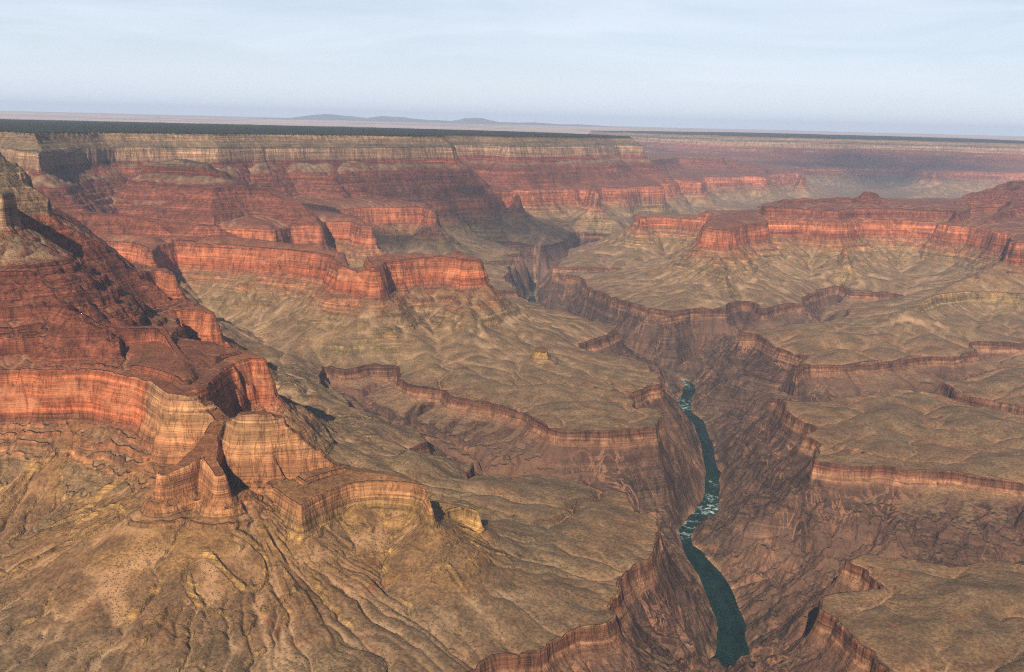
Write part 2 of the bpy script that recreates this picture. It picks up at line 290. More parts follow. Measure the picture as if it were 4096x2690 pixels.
class Grid: pass
def build_grid(x0, x1, y0, y1, cell, hydro):
    g = Grid(); g.x0, g.y0, g.c = x0, y0, cell
    nx = int((x1-x0)/cell)+1; ny = int((y1-y0)/cell)+1; g.nx, g.ny = nx, ny
    X, Y = np.meshgrid(np.arange(nx, dtype=np.float32)*cell+x0, np.arange(ny, dtype=np.float32)*cell+y0)
    keep = np.abs(X) < Y*0.74+400
    sh = X.shape
    X = X[keep]; Y = Y[keep]
    R = np.hypot(X, Y)
    far = sstep(5000, 9000, R)
    # meander, buttress and fracture noise that bends every lip
    wx = fbm(X, Y, 330, 3, 1)*34+far*fbm(X, Y, 1100, 3, 21)*120
    wy = fbm(X, Y, 330, 3, 5)*34+far*fbm(X, Y, 1100, 3, 25)*120
    XW = X+wx; YW = Y+wy
    butt = ridged(X, Y, 150, 3, 31)*13+ridged(X, Y, 46, 2, 35)*5 + far*ridged(X, Y, 480, 2, 38)*60
    crack = sstep(.72, .98, ridged(X+wx*.6, Y+wy*.6, 120, 1, 131))*sstep(-.15, .3, perlin(X/400, Y/400, 133))
    butt = butt+crack*17+ridged(X, Y, 22, 1, 135)*1.5
    log('noise', sh)
    # water and side streams
    dr, inw, *_ = seg_dist(X, Y, RIVER, True)
    dr = np.where(inw, -dr, dr)
    # the bench of the Tonto with its brown sandstone lip
    dT = np.full(X.shape, 1e9, np.float32); inT = np.zeros(X.shape, bool)
    tx = np.zeros_like(X); ty = np.zeros_like(X)
    XT = XW+fbm(X, Y, 70, 3, 141)*13+ridged(X, Y, 110, 2, 145)*7; YT = YW+fbm(X, Y, 70, 3, 147)*13
    for P, _ in TONTO:
        d, ins, ax, ay, _ = seg_dist(XT, YT, P, True, None, True)
        m = d < dT
        dT = np.where(m, d, dT); tx = np.where(m, ax, tx); ty = np.where(m, ay, ty); inT |= ins
    rawT = dT
    din = np.where(inT, dT, 0); dout = np.where(inT, 0, dT)
    e = butt*0.7; dout = np.where(inT, 0, np.maximum(0, dout+np.minimum(e, 0)*0.6))
    hum = fbm(X, Y, 420, 4, 41)
    plat = 358+0.021*np.minimum(din, 2200)+sstep(10, 260, din)*(hum*34+np.abs(fbm(X+wx, Y+wy, 430, 2, 45))*60-8)-11*(1-sstep(0, 110, din))*np.clip(.6+fbm(X, Y, 200, 2, 153), 0, 1.3)
    bot = 314+np.minimum(0, butt*0.5)
    spur = ridged(X+wx, Y+wy, 210, 4, 51)
    qx = tx+(XW-tx)*0.22; qy = ty+(YW-ty)*0.22
    rib = ridged(qx, qy, 62, 4, 55, .6)
    gz = np.full_like(X, 1e4); zd = np.zeros_like(X); t = np.zeros_like(X)
    for P, Z in [(None, None)]+DRAINS:
        if P is None: d, zc = np.maximum(dr, 0), np.zeros_like(X)
        else: d, _, _, _, zc = seg_dist(X+wx*0.5, Y+wy*0.5, P, False, Z)
        ti = d/(d+dout+1e-3)
        gi = zc+np.maximum(bot-zc, 4)*(0.72*ti+0.28*ti*ti)
        m = gi < gz
        gz = np.where(m, gi, gz); zd = np.where(m, zc, zd); t = np.where(m, ti, t)
    win = np.clip(4*t*(1-t), 0, 1)
    gz = gz+win*(spur*72-rib*20+fbm(X, Y, 55, 4, 57, .62)*26)*np.clip((bot-gz)/170, 0.2, 1)
    gz = np.maximum(gz, zd*0.97)
    gz = np.where(dr < 0, -4, np.maximum(gz, np.minimum(dr*0.35, 2)))
    cl = np.clip(dout, 0, 60)
    lipz = np.interp(cl, [0, 3, 7, 9, 15, 19, 40, 60], [44, 30, 28, 16, 13, 4, 1, 0])
    lipz = lipz*np.clip(.75+1.3*fbm(X, Y, 520, 2, 157), .25, 1.1)*np.clip(.58+1.5*fbm(X, Y, 170, 4, 151), .06, 1.1)
    z = np.where(inT, plat, np.minimum(gz+lipz, np.maximum(plat-2, 340)))
    ide = np.where(inT, 0, 1).astype(np.int16)
    rill = np.zeros_like(X)
    jit = fbm(X, Y, 75, 4, 155)*11
    tal_mix = sstep(-0.05, 0.35, fbm(X, Y, 260, 3, 61))
    # landforms, each a stack of lips and crests
    for k, (name, feats) in enumerate(FORMS.items()):
        lim = np.full(X.shape, -1e3, np.float32)
        for fi, (kind, prof, zlip, arg, txt) in enumerate(feats):
            P, Zs = line(zlip, txt)
            reach = 2300 if prof == 'col' else 900
            lo = P.min(0)-reach; hi = P.max(0)+reach
            m = (X > lo[0]) & (X < hi[0]) & (Y > lo[1]) & (Y < hi[1])
            if not m.any(): continue
            xs, ys = XW[m], YW[m]
            fine = 0.75 if prof == 'gold' else 0.45 if prof in ('ledge', 'ledge2', 'knoll') else 1.0
            if fine < 1: xs = X[m]+wx[m]*0.35; ys = Y[m]+wy[m]*0.35
            if kind == 'P': d, ins, nx_, ny_, _ = seg_dist(xs, ys, P, True, None, True)
            else: x, s, nx_, ny_ = crest_dist(xs, ys, P, Zs, PROF[prof], arg)
            q = 0.14
            gx, gy = nx_+(xs-nx_)*q, ny_+(ys-ny_)*q
            st = ridged(gx, gy, 46, 1, 71+fi)*.6+ridged(gx, gy, 17, 1, 75+fi)*.4
            if prof == 'fan':
                ang = np.arctan2(ys-P[0][1], xs-P[0][0])*150; rd = np.hypot(xs-P[0][0], ys-P[0][1])
                ang = ang+fbm(xs, ys, 120, 3, 181)*14
                st = ridged(ang, rd*.03, 38, 1, 71+fi)*.55+ridged(ang, rd*.05, 12, 1, 75+fi)*.45
            PR = np.array(PROF[prof], np.float32)
            if kind == 'P':
                s = np.where(ins, -d, d)
                off = float(inv_prof(PROF[prof], zlip)); x = off+s
                cap = float(arg)
            else:
                cap = 5000.
            edge = (butt[m]*fine+jit[m])*sstep(-2, 30, s)
            x2 = x+edge
            h = np.interp(x2, PR[:, 0], PR[:, 1]).astype(np.float32)
            if prof == 'col':
                TT = np.array(TAL, np.float32)
                h2 = np.interp(x2, TT[:, 0], TT[:, 1]).astype(np.float32)
                mm = tal_mix[m]*np.where((h < 1120) & (h > 1030), 1, np.where(h < 640, 1.0, np.where((h > 775) & (h < 1020), 0.65, 0.0)))
                h = h+(h2-h)*mm
            apr = (s > 0)*sstep(640, 560, h)*sstep(368, 430, h)+sstep(1125, 1100, h)*sstep(1020, 1045, h)*0.7
            h = h-apr*st*(13 if prof != 'knoll' else 1.0)*np.clip(s/120, 0.15, 1)
            rs_, rm_ = (.42, 180) if prof in ('ledge', 'ledge2') else ((.05, 300) if name == 'red_mesa' else (.13, 380)) if zlip == 770 else (.04, 300)
            roof = cap+np.where(s < 0, np.minimum(-s, rm_)*rs_, 0)+hum[m]*(9 if cap > 1300 else 3)
            h = np.minimum(h, roof)
            okm = inT[m] | (R[m] > 14500)
            h = np.where(R[m] > 14500, h, 358+(h-358)*sstep(-10, 170, din[m]))
            if kind == 'P' and zlip == 770 and name in ('near_ridge', 'central_butte', 'stepped_ridge', 'red_mesa'):
                lim[m] = np.maximum(lim[m], np.where(s < 0, 774+np.maximum(0, -s-14)*1.05, 0))
            elif kind == 'R' and Zs.max() > 775 and prof == 'col' and lim.max() > 0:
                h = np.minimum(h, lim[m]+edge*.6)
            zz = z[m]; w = (h > zz) & okm
            z[m] = np.where(w, h, zz)
            ii = ide[m]; ii[w] = k+2; ide[m] = ii
            fl = rill[m]; fl[w] = (apr*sstep(.55, .9, st))[w]; rill[m] = fl
    log('forms')
    def full(a, fill=0):
        o = np.full(sh, fill, a.dtype); o[keep] = a; return o
    g.z = full(z.astype(np.float32), np.float32(0)); g.id = full(ide)
    g.wash = full(rill.astype(np.float32))*0.8
    gy_, gx_ = np.gradient(g.z, cell)
    slope = np.hypot(gx_, gy_)
    g.water = full(dr.astype(np.float32), np.float32(999))
    if hydro:
        Xf, Yf = np.meshgrid(np.arange(nx)*cell+x0, np.arange(ny)*cell+y0)
        nz_ = (fbm(Xf, Yf, 80, 4, 81)*2.8).astype(np.float32)*sstep(1.2, .7, slope)*(g.water > 8)*(g.z > 355)
        g.z = g.z+nz_
        zf = g.z+(np.random.RandomState(4).rand(*sh)*0.8).astype(np.float32)
        acc = flow(zf, keep)
        a = np.log2(1+acc*cell*cell/400.0)
        soft = sstep(1.15, 0.75, slope)*(g.z > 6)
        steep = sstep(0.03, 0.35, slope)
        dep = np.clip(a-1.0, 0, 9)*(1.15+.8*steep)*soft
        dep = np.minimum(dep, 9)
        b = blur(dep, 1)
        gorge = (g.z < 322)*(g.z > 3)*sstep(1.5, 1.1, slope)*sstep(6, 40, g.water)
        ra = np.clip(a-2.2, 0, 8)*gorge
        rb = np.clip(a-4.2, 0, 7)*gorge
        ra = blur(ra, 2)*2.4+blur(ra, 6)*5+blur(rb, 26)*34
        fl = np.clip(a-2.5, 0, 7)*soft*sstep(.40, .24, slope)*(g.z > 352)*(g.z < 470)
        ra = ra+blur(fl, 4)*1.5+blur(fl, 22)*17*(g.z > 352)
        g.z = np.maximum(g.z-ra.astype(np.float32), np.minimum(g.z, 2))
        g.z = g.z-np.where(g.water > 4, b*0.9, 0).astype(np.float32)
        g.wash = np.maximum(g.wash, blur(sstep(3.0, 5.5, a), 1)*soft).astype(np.float32)
        log('flow')
    gy_, gx_ = np.gradient(g.z, cell)
    g.slope = blur(np.hypot(gx_, gy_).astype(np.float32), 1)
    return g
def blur(a, n):
    for _ in range(n):
        a = (np.roll(a, 1, 0)+np.roll(a, -1, 0)+2*a)/4
        a = (np.roll(a, 1, 1)+np.roll(a, -1, 1)+2*a)/4
    return a
def flow(z, keep):
    """flood the surface from its lowest outlets, then count the catchment of every cell"""
    ny, nx = z.shape; N = nx*ny
    zl = np.where(keep, z, 1e9).ravel().tolist()
    done = bytearray((~keep).ravel().astype(np.uint8).tobytes())
    par = [-1]*N; order = []; heap = []
    edge = np.zeros(z.shape, bool); edge[0] = edge[-1] = True; edge[:, 0] = edge[:, -1] = True
    nb = ~keep
    edge |= np.roll(nb, 1, 1) | np.roll(nb, -1, 1)
    edge |= (z < 3)
    for i in np.flatnonzero((edge & keep).ravel()).tolist():
        heap.append((zl[i], i)); done[i] = 1
    heapq.heapify(heap)
    offs = (-1, 1, -nx, nx, -nx-1, -nx+1, nx-1, nx+1)
    pop, push = heapq.heappop, heapq.heappush
    while heap:
        h, i = pop(heap); order.append(i)
        for o in offs:
            j = i+o
            if 0 <= j < N and not done[j]:
                done[j] = 1; par[j] = i
                zz = zl[j]
                push(heap, (zz if zz > h else h+1e-4, j))
    acc = [1.0]*N
    for i in reversed(order):
        p = par[i]
        if p >= 0: acc[p] += acc[i]
    return np.array(acc, np.float32).reshape(z.shape)

GR = [build_grid(-2700, 2700, 1150, 4800, 4.0, True),
      build_grid(-6400, 6400, 4200, 10400, 11.0, True),
      build_grid(-19000, 19000, 9400, 27000, 32.0, False)]
log('grids')
def sample(g, name, X, Y):
    a = getattr(g, name)
    u = np.clip((X-g.x0)/g.c, 0, g.nx-1.001); v = np.clip((Y-g.y0)/g.c, 0, g.ny-1.001)
    i = u.astype(np.int32); j = v.astype(np.int32); fx = (u-i).astype(np.float32); fy = (v-j).astype(np.float32)
    if a.dtype == np.int16: return a[j+(fy > .5), i+(fx > .5)]
    return (a[j, i]*(1-fx)+a[j, i+1]*fx)*(1-fy)+(a[j+1, i]*(1-fx)+a[j+1, i+1]*fx)*fy
def terrain(X, Y, name):
    if name == 'id':
        return np.where(Y < 4500, sample(GR[0], name, X, Y), np.where(Y < 9900, sample(GR[1], name, X, Y), sample(GR[2], name, X, Y)))
    w1 = sstep(4300, 4750, Y); w2 = sstep(9500, 10300, Y)
    return (sample(GR[0], name, X, Y)*(1-w1)+sample(GR[1], name, X, Y)*w1)*(1-w2)+sample(GR[2], name, X, Y)*w2

# ------------------------------------------------------------------ node helpers
def mat(name):
    m = bpy.data.materials.new(name); m.use_nodes = True
    nt = m.node_tree; nt.nodes.clear()
    out = nt.nodes.new('ShaderNodeOutputMaterial'); b = nt.nodes.new('ShaderNodeBsdfPrincipled')
    nt.links.new(b.outputs[0], out.inputs['Surface'])
    return m, nt, b
class N:
    def __init__(s, nt): s.nt = nt; s.n = nt.nodes; s.l = nt.links
    def put(s, sock, v):
        if hasattr(v, 'is_linked') or hasattr(v, 'links'): s.l.new(v, sock)
        else: sock.default_value = v
    def math(s, op, a, b=0.0, c=None, clamp=False):
        n = s.n.new('ShaderNodeMath'); n.operation = op; n.use_clamp = clamp
        s.put(n.inputs[0], a); s.put(n.inputs[1], b)
        if c is not None: s.put(n.inputs[2], c)
        return n.outputs[0]
    def vec(s, v, sc):
        n = s.n.new('ShaderNodeVectorMath'); n.operation = 'MULTIPLY'; s.put(n.inputs[0], v); n.inputs[1].default_value = sc
        return n.outputs[0]
    def noise(s, v, scale, detail=3, rough=0.55, dist=0.0):
        n = s.n.new('ShaderNodeTexNoise'); s.put(n.inputs['Vector'], v); n.inputs['Scale'].default_value = scale
        n.inputs['Detail'].default_value = detail; n.inputs['Roughness'].default_value = rough; n.inputs['Distortion'].default_value = dist
        return n.outputs['Fac']
    def ramp(s, f, stops, interp='LINEAR'):
        n = s.n.new('ShaderNodeValToRGB'); r = n.color_ramp; r.interpolation = interp
        while len(r.elements) > 1: r.elements.remove(r.elements[-1])
        for k, (p, c) in enumerate(stops):
            e = r.elements[0] if k == 0 else r.elements.new(p)
            e.position = p; e.color = (c, c, c, 1) if isinstance(c, (int, float)) else (*c, 1)
        s.put(n.inputs['Fac'], f); return n.outputs['Color']
    def mix(s, f, a, b, mode='MIX'):
        n = s.n.new('ShaderNodeMix'); n.data_type = 'RGBA'; n.blend_type = mode
        s.put(n.inputs[0], f)
        for i, v in ((6, a), (7, b)):
            if isinstance(v, tuple): n.inputs[i].default_value = (*v, 1)
            else: s.l.new(v, n.inputs[i])
        return n.outputs[2]
    def attr(s, name):
        n = s.n.new('ShaderNodeAttribute'); n.attribute_name = name; return n.outputs['Fac']
    def rng(s, v, a, b, c=0.0, d=1.0):
        n = s.n.new('ShaderNodeMapRange'); s.put(n.inputs[0], v)
        for i, q in enumerate((a, b, c, d)): n.inputs[i+1].default_value = q
        return n.outputs[0]

def rock_material():
    m, nt, b = mat('canyon_strata'); k = N(nt)
    geo = nt.nodes.new('ShaderNodeNewGeometry'); P = geo.outputs['Position']
    sep = nt.nodes.new('ShaderNodeSeparateXYZ'); nt.links.new(P, sep.inputs[0]); z = sep.outputs[2]
    slope = k.attr('slope'); wash = k.attr('wash'); gold = k.attr('gold'); bank = k.attr('bank')
    n_big = k.noise(P, 0.0022, 4); n_mid = k.noise(P, 0.016, 4); n_fine = k.noise(P, 0.11, 4, 0.65)
    zz = k.math('ADD', z, k.math('MULTIPLY_ADD', n_big, 40, k.math('MULTIPLY_ADD', n_mid, 14, -27)))
    f = k.math('DIVIDE', zz, 1400.0)
    S = lambda e: e/1400.0
    schist = (.15, .108, .084)
    rock = k.ramp(f, [(0, schist), (S(285), (.135, .085, .07)), (S(300), (.33, .2, .135)), (S(322), (.31, .185, .125)), (S(332), (.165, .082, .056)), (S(356), (.18, .092, .062)), (S(364), (.25, .195, .115)),
        (S(440), (.26, .2, .12)), (S(498), (.27, .2, .12)), (S(545), (.29, .20, .125)),
        (S(552), (.40, .22, .12)), (S(572), (.27, .165, .105)), (S(590), (.37, .19, .11)), (S(612), (.27, .155, .1)), (S(628), (.31, .145, .09)), (S(660), (.33, .125, .068)), (S(715), (.40, .175, .1)),
        (S(764), (.33, .135, .078)), (S(776), (.235, .1, .066)), (S(1000), (.2, .084, .06)), (S(1025), (.23, .085, .06)), (S(1118), (.26, .11, .075)), (S(1134), (.31, .215, .155)), (S(1226), (.33, .235, .17)),
        (S(1236), (.17, .14, .11)), (S(1266), (.19, .155, .115)), (S(1272), (.27, .2, .145)), (S(1338), (.26, .195, .14)), (S(1352), (.2, .16, .11))])
    soil = k.ramp(f, [(0, (.17, .122, .094)), (S(200), (.19, .135, .1)), (S(285), (.255, .18, .128)), (S(340), (.24, .155, .1)), (S(362), (.208, .148, .101)), (S(400), (.218, .156, .106)), (S(440), (.238, .17, .112)), (S(520), (.258, .182, .118)),
        (S(600), (.25, .165, .1)), (S(650), (.26, .15, .095)), (S(770), (.235, .118, .078)), (S(800), (.205, .095, .066)), (S(1000), (.2, .085, .06)), (S(1035), (.2, .115, .08)), (S(1060), (.215, .165, .12)),
        (S(1130), (.23, .18, .13)), (S(1230), (.23, .18, .125)), (S(1322), (.2, .16, .105)), (S(1343), (.03, .032, .024))])
    lipm = k.math('MULTIPLY', k.rng(zz, 296, 306), k.rng(zz, 364, 356))
    rock = k.mix(k.math('MULTIPLY', lipm, k.rng(k.noise(P, .011, 4, .6), .42, .6, 0, .85)), rock, (.175, .105, .072))
    # gold limestone and shale of the near spur
    rock = k.mix(k.math('MULTIPLY', k.math('MULTIPLY', gold, k.rng(z, 395, 412)), k.rng(n_mid, .3, .6, .7, 1.0)), rock, k.ramp(f, [(S(470), (.41, .28, .13)), (S(535), (.40, .27, .135)), (S(545), (.30, .185, .105)), (S(600), (.38, .205, .11)), (S(640), (.32, .18, .105)), (S(700), (.40, .25, .145)), (S(770), (.34, .22, .14))]))
    gl = k.math('MULTIPLY', k.math('MULTIPLY', k.rng(z, 447, 453), k.rng(z, 494, 488)), k.rng(k.noise(P, .0045, 3), .46, .58))
    rock = k.mix(gl, rock, (.38, .265, .135))
    # thin beds: noise stretched flat
    beds = k.noise(k.vec(P, (.0016, .0016, .115)), 1.0, 5, 0.72)
    beds2 = k.noise(k.vec(P, (.004, .004, .42)), 1.0, 3, 0.6)
    rock = k.mix(1.0, rock, k.ramp(beds, [(.3, .5), (.45, .91), (.52, 1.0), (.61, 1.22), (.71, 1.5)]), 'MULTIPLY')
    beds3 = k.noise(k.vec(P, (.0007, .0007, .028)), 1.0, 4, 0.7)
    rock = k.mix(1.0, rock, k.ramp(beds3, [(.3, .54), (.44, .92), (.55, 1.06), (.66, 1.5)]), 'MULTIPLY')
    rock = k.mix(1.0, rock, k.ramp(beds2, [(.3, .72), (.5, 1.0), (.7, 1.22)]), 'MULTIPLY')
    # desert varnish and spalled pale patches on the walls
    var = k.noise(k.vec(P, (.03, .03, .0045)), 1.0, 5, 0.62)
    crn = k.math('ABSOLUTE', k.math('SUBTRACT', k.noise(k.vec(P, (.035, .035, .003)), 1.0, 4, .6, .3), .5))
    rock = k.mix(1.0, rock, k.ramp(crn, [(0, .58), (.016, .76), (.035, 1.0)]), 'MULTIPLY')
    rock = k.mix(1.0, rock, k.ramp(var, [(.3, .55), (.44, .88), (.55, 1.06), (.7, 1.32)]), 'MULTIPLY')
    pale = k.noise(k.vec(P, (.009, .009, .014)), 1.0, 4, 0.55, 0.4)
    rw = k.math('MULTIPLY', k.rng(zz, 630, 660), k.rng(zz, 770, 745))
    rock = k.mix(k.math('MULTIPLY', rw, k.rng(pale, .56, .70, 0, .75)), rock, (.52, .27, .17))
    # schist: dark swirls, red granite dikes
    gor = k.rng(zz, 315, 285)
    vn = k.noise(k.vec(P, (.008, .008, .005)), 1.0, 5, 0.6, 1.6)
    vein = k.ramp(k.math('ABSOLUTE', k.math('SUBTRACT', vn, 0.5)), [(0, 1.0), (.012, .85), (.03, 0.0)])
    vmask = k.rng(k.noise(P, .0042, 2), .45, .62)
    rock = k.mix(k.math('MULTIPLY', gor, k.rng(k.noise(P, .006, 4, .6, .8), .42, .66, 0, .6)), rock, (.078, .056, .05))
    rock = k.mix(k.math('MULTIPLY', gor, k.math('MULTIPLY', vein, k.math('MULTIPLY', vmask, .8))), rock, (.36, .21, .145))
    red = k.rng(k.noise(k.vec(P, (.0014, .0014, .001)), 1.0, 3), .46, .62, 0, .62)
    rock = k.mix(k.math('MULTIPLY', gor, red), rock, k.mix(k.rng(n_mid, .35, .65), (.27, .16, .112), (.22, .15, .118)))
    # soil mottling: olive blackbrush flats, red shale patches, pale fines
    ol = k.rng(k.noise(P, .0052, 5, .6, .5), .42, .66)
    flat = k.math('MULTIPLY', k.rng(zz, 350, 362), k.rng(zz, 560, 470))
    soil = k.mix(k.math('MULTIPLY', flat, k.math('MULTIPLY', ol, .85)), soil, (.183, .142, .097))
    rp = k.rng(k.noise(P, .0075, 5, .62, .9), .60, .70)
    soil = k.mix(k.math('MULTIPLY', flat, k.math('MULTIPLY', rp, .75)), soil, (.235, .115, .064))
    soil = k.mix(k.math('MULTIPLY', gold, k.math('MULTIPLY', k.math('MULTIPLY', k.rng(zz, 470, 492), k.rng(zz, 570, 535)), k.rng(k.noise(P, .008, 4), .42, .6, 0, .6))), soil, (.33, .24, .12))
    pf = k.rng(k.noise(P, .0036, 5, .6, .4), .54, .68)
    soil = k.mix(k.math('MULTIPLY', flat, k.math('MULTIPLY', pf, .6)), soil, (.30, .235, .15))
    soil = k.mix(1.0, soil, k.ramp(n_fine, [(.3, .62), (.5, 1.0), (.7, 1.36)]), 'MULTIPLY')
    soil = k.mix(1.0, soil, k.ramp(n_mid, [(.3, .74), (.5, 1.0), (.7, 1.26)]), 'MULTIPLY')
    soil = k.mix(k.math('MULTIPLY', wash, k.rng(n_fine, .3, .6, .6, 1.0)), soil, (.46, .345, .25))
    vo = nt.nodes.new('ShaderNodeTexVoronoi'); vo.inputs['Scale'].default_value = .11; nt.links.new(P, vo.inputs['Vector'])
    sc = k.math('MULTIPLY', k.rng(vo.outputs['Distance'], .34, .24), k.rng(k.noise(P, .009, 3), .36, .6))
    soil = k.mix(k.math('MULTIPLY', sc, .55), soil, (.07, .062, .04))
    soil = k.mix(k.math('MULTIPLY', gold, k.rng(zz, 395, 440)), soil, k.mix(1.0, soil, (.92, .83, .76), 'MULTIPLY'))
    # rock shows where it is steep
    nz = nt.nodes.new('ShaderNodeSeparateXYZ'); nt.links.new(geo.outputs['True Normal'], nz.inputs[0])
    sl = k.math('MULTIPLY_ADD', n_fine, .35, k.math('MULTIPLY_ADD', n_mid, .35, k.math('ADD', slope, -.35)))
    thr = k.rng(sl, .66, 1.05)
    thr_g = k.rng(sl, .30, .72)
    fac = k.math('ADD', k.math('MULTIPLY', thr, k.math('SUBTRACT', 1.0, gor)), k.math('MULTIPLY', thr_g, gor), clamp=True)
    col = k.mix(fac, soil, rock)
    bk = k.math('MULTIPLY', k.rng(bank, 22, 3), k.rng(n_mid, .38, .56))
    col = k.mix(k.math('MULTIPLY', bk, .8), col, (.42, .28, .19))
    gm = nt.nodes.new('ShaderNodeGamma'); gm.inputs[1].default_value = 1.26; nt.links.new(col, gm.inputs[0]); col = gm.outputs[0]
    col = k.mix(1.0, col, (1.07, .93, .745), 'MULTIPLY')
    nt.links.new(col, b.inputs['Base Color'])
    b.inputs['Roughness'].default_value = 0.95
    b.inputs['Specular IOR Level'].default_value = 0.12
    # relief finer than the mesh
    bz = k.math('MULTIPLY', beds2, 4.5)
    hgt = k.math('MULTIPLY_ADD', n_fine, 2.2, k.math('MULTIPLY_ADD', k.math('MULTIPLY', fac, var), 15.0, k.math('MULTIPLY_ADD', k.noise(P, .32, 3, .6), .8, k.math('MULTIPLY', fac, bz))))
    bp = nt.nodes.new('ShaderNodeBump'); bp.inputs['Strength'].default_value = 1.0; bp.inputs['Distance'].default_value = 1.0
    nt.links.new(hgt, bp.inputs['Height']); nt.links.new(bp.outputs[0], b.inputs['Normal'])
    return m
ROCK = rock_material()

def mesh_obj(name, V, Fq, material, smooth=True, attrs=None):
    me = bpy.data.meshes.new(name)
    nv, nf = len(V), len(Fq); k = Fq.shape[1]
    me.vertices.add(nv); me.vertices.foreach_set('co', np.ascontiguousarray(V, np.float32).ravel())
    me.loops.add(nf*k); me.loops.foreach_set('vertex_index', np.ascontiguousarray(Fq, np.int32).ravel())
    me.polygons.add(nf); me.polygons.foreach_set('loop_start', np.arange(0, nf*k, k, dtype=np.int32))
    me.update(calc_edges=True)
    if smooth: me.polygons.foreach_set('use_smooth', np.ones(nf, bool))
    for an, av in (attrs or {}).items():
        a = me.attributes.new(an, 'FLOAT', 'POINT'); a.data.foreach_set('value', np.ascontiguousarray(av, np.float32))
    me.materials.append(material)
    o = bpy.data.objects.new(name, me); C.objects.link(o)
    return o
def tag(o, label, cat=None, kind=None, group=None):
    o['label'] = label
    if cat: o['category'] = cat
    if kind: o['kind'] = kind
    if group: o['group'] = group
    return o

# ------------------------------------------------------------------ canyon ground: one fan of quads, finer near the viewer
R0, R1 = 1330., 26500.
A0 = math.radians(35)
NC = 1700
aa = 1.227e-4
rows = int((R0**-.3-R1**-.3)/(.3*aa))
rr = (R0**-.3-np.arange(rows+1)*.3*aa)**(-1/.3)
an = np.linspace(-A0, A0, NC)
RRm, ANm = np.meshgrid(rr, an, indexing='ij')
X = (RRm*np.sin(ANm)).astype(np.float32).ravel(); Y = (RRm*np.cos(ANm)).astype(np.float32).ravel()
Zt = terrain(X, Y, 'z'); SL = terrain(X, Y, 'slope'); WA = terrain(X, Y, 'wash'); ID = terrain(X, Y, 'id'); BK = terrain(X, Y, 'water')
dry = sstep(3, 25, BK)
Zt = Zt+dry*(fbm(X, Y, 34, 3, 91)*(1.2+2.2*np.clip(SL, 0, 1.2)))
gold = ((ID == 2+list(FORMS).index('gold_spur')) | (ID == 2+list(FORMS).index('gold_knoll'))).astype(np.float32)
V = np.stack([X, Y, Zt], 1)
nr = len(rr)
ii = np.arange(nr-1)[:, None]*NC+np.arange(NC-1)[None, :]
Q = np.stack([ii, ii+1, ii+NC+1, ii+NC], -1).reshape(-1, 4)
fid = ID[Q[:, 0]]
log('fan', len(V))
LABELS = {
 'tonto_platform': ('canyon_bench', 'olive tan benches of flat scrubby ground above the inner gorge on both sides of the river'),
 'inner_gorge': ('river_gorge', 'dark brown schist gorge walls with pinkish veins falling steeply to the river'),
 'near_ridge': ('red_ridge', 'deep red stepped ridge with shadowed alcoves filling the left edge of the view'),
 'gold_spur': ('rock_spur', 'golden brown broken cliff spur with a grey talus fan in the lower left foreground'),
 'central_butte': ('butte', 'orange cliffed ridge ending in a square butte left of the far bend of the river'),
 'gold_knoll': ('rock_knoll', 'small square golden rock knoll alone on the olive bench below the central butte'),
 'stepped_ridge': ('stepped_ridge', 'dark red stepped ridge with a pale domed top below the wooded rim'),
 'canyon_wall': ('canyon_wall', 'long canyon wall with cream cliffs on red steps under the dark wooded plateau'),
 'far_wall': ('distant_canyon_wall', 'hazy purple canyon wall farthest away at the right horizon'),
 'red_mesa': ('mesa', 'long orange red mesa with a small pyramid peak at the upper right'),
 'grey_hills': ('low_hills', 'low pale grey green hills standing on the right hand benches'),
}
for k, key in enumerate(IDS):
    sel = Q[fid == k]
    if not len(sel): continue
    u, inv = np.unique(sel, return_inverse=True)
    nm, lab = LABELS[key]
    o = mesh_obj(nm, V[u], inv.reshape(-1, 4), ROCK, True, {'slope': SL[u], 'wash': WA[u], 'gold': gold[u], 'bank': BK[u]})
    tag(o, lab, 'terrain', 'structure')
log('ground')

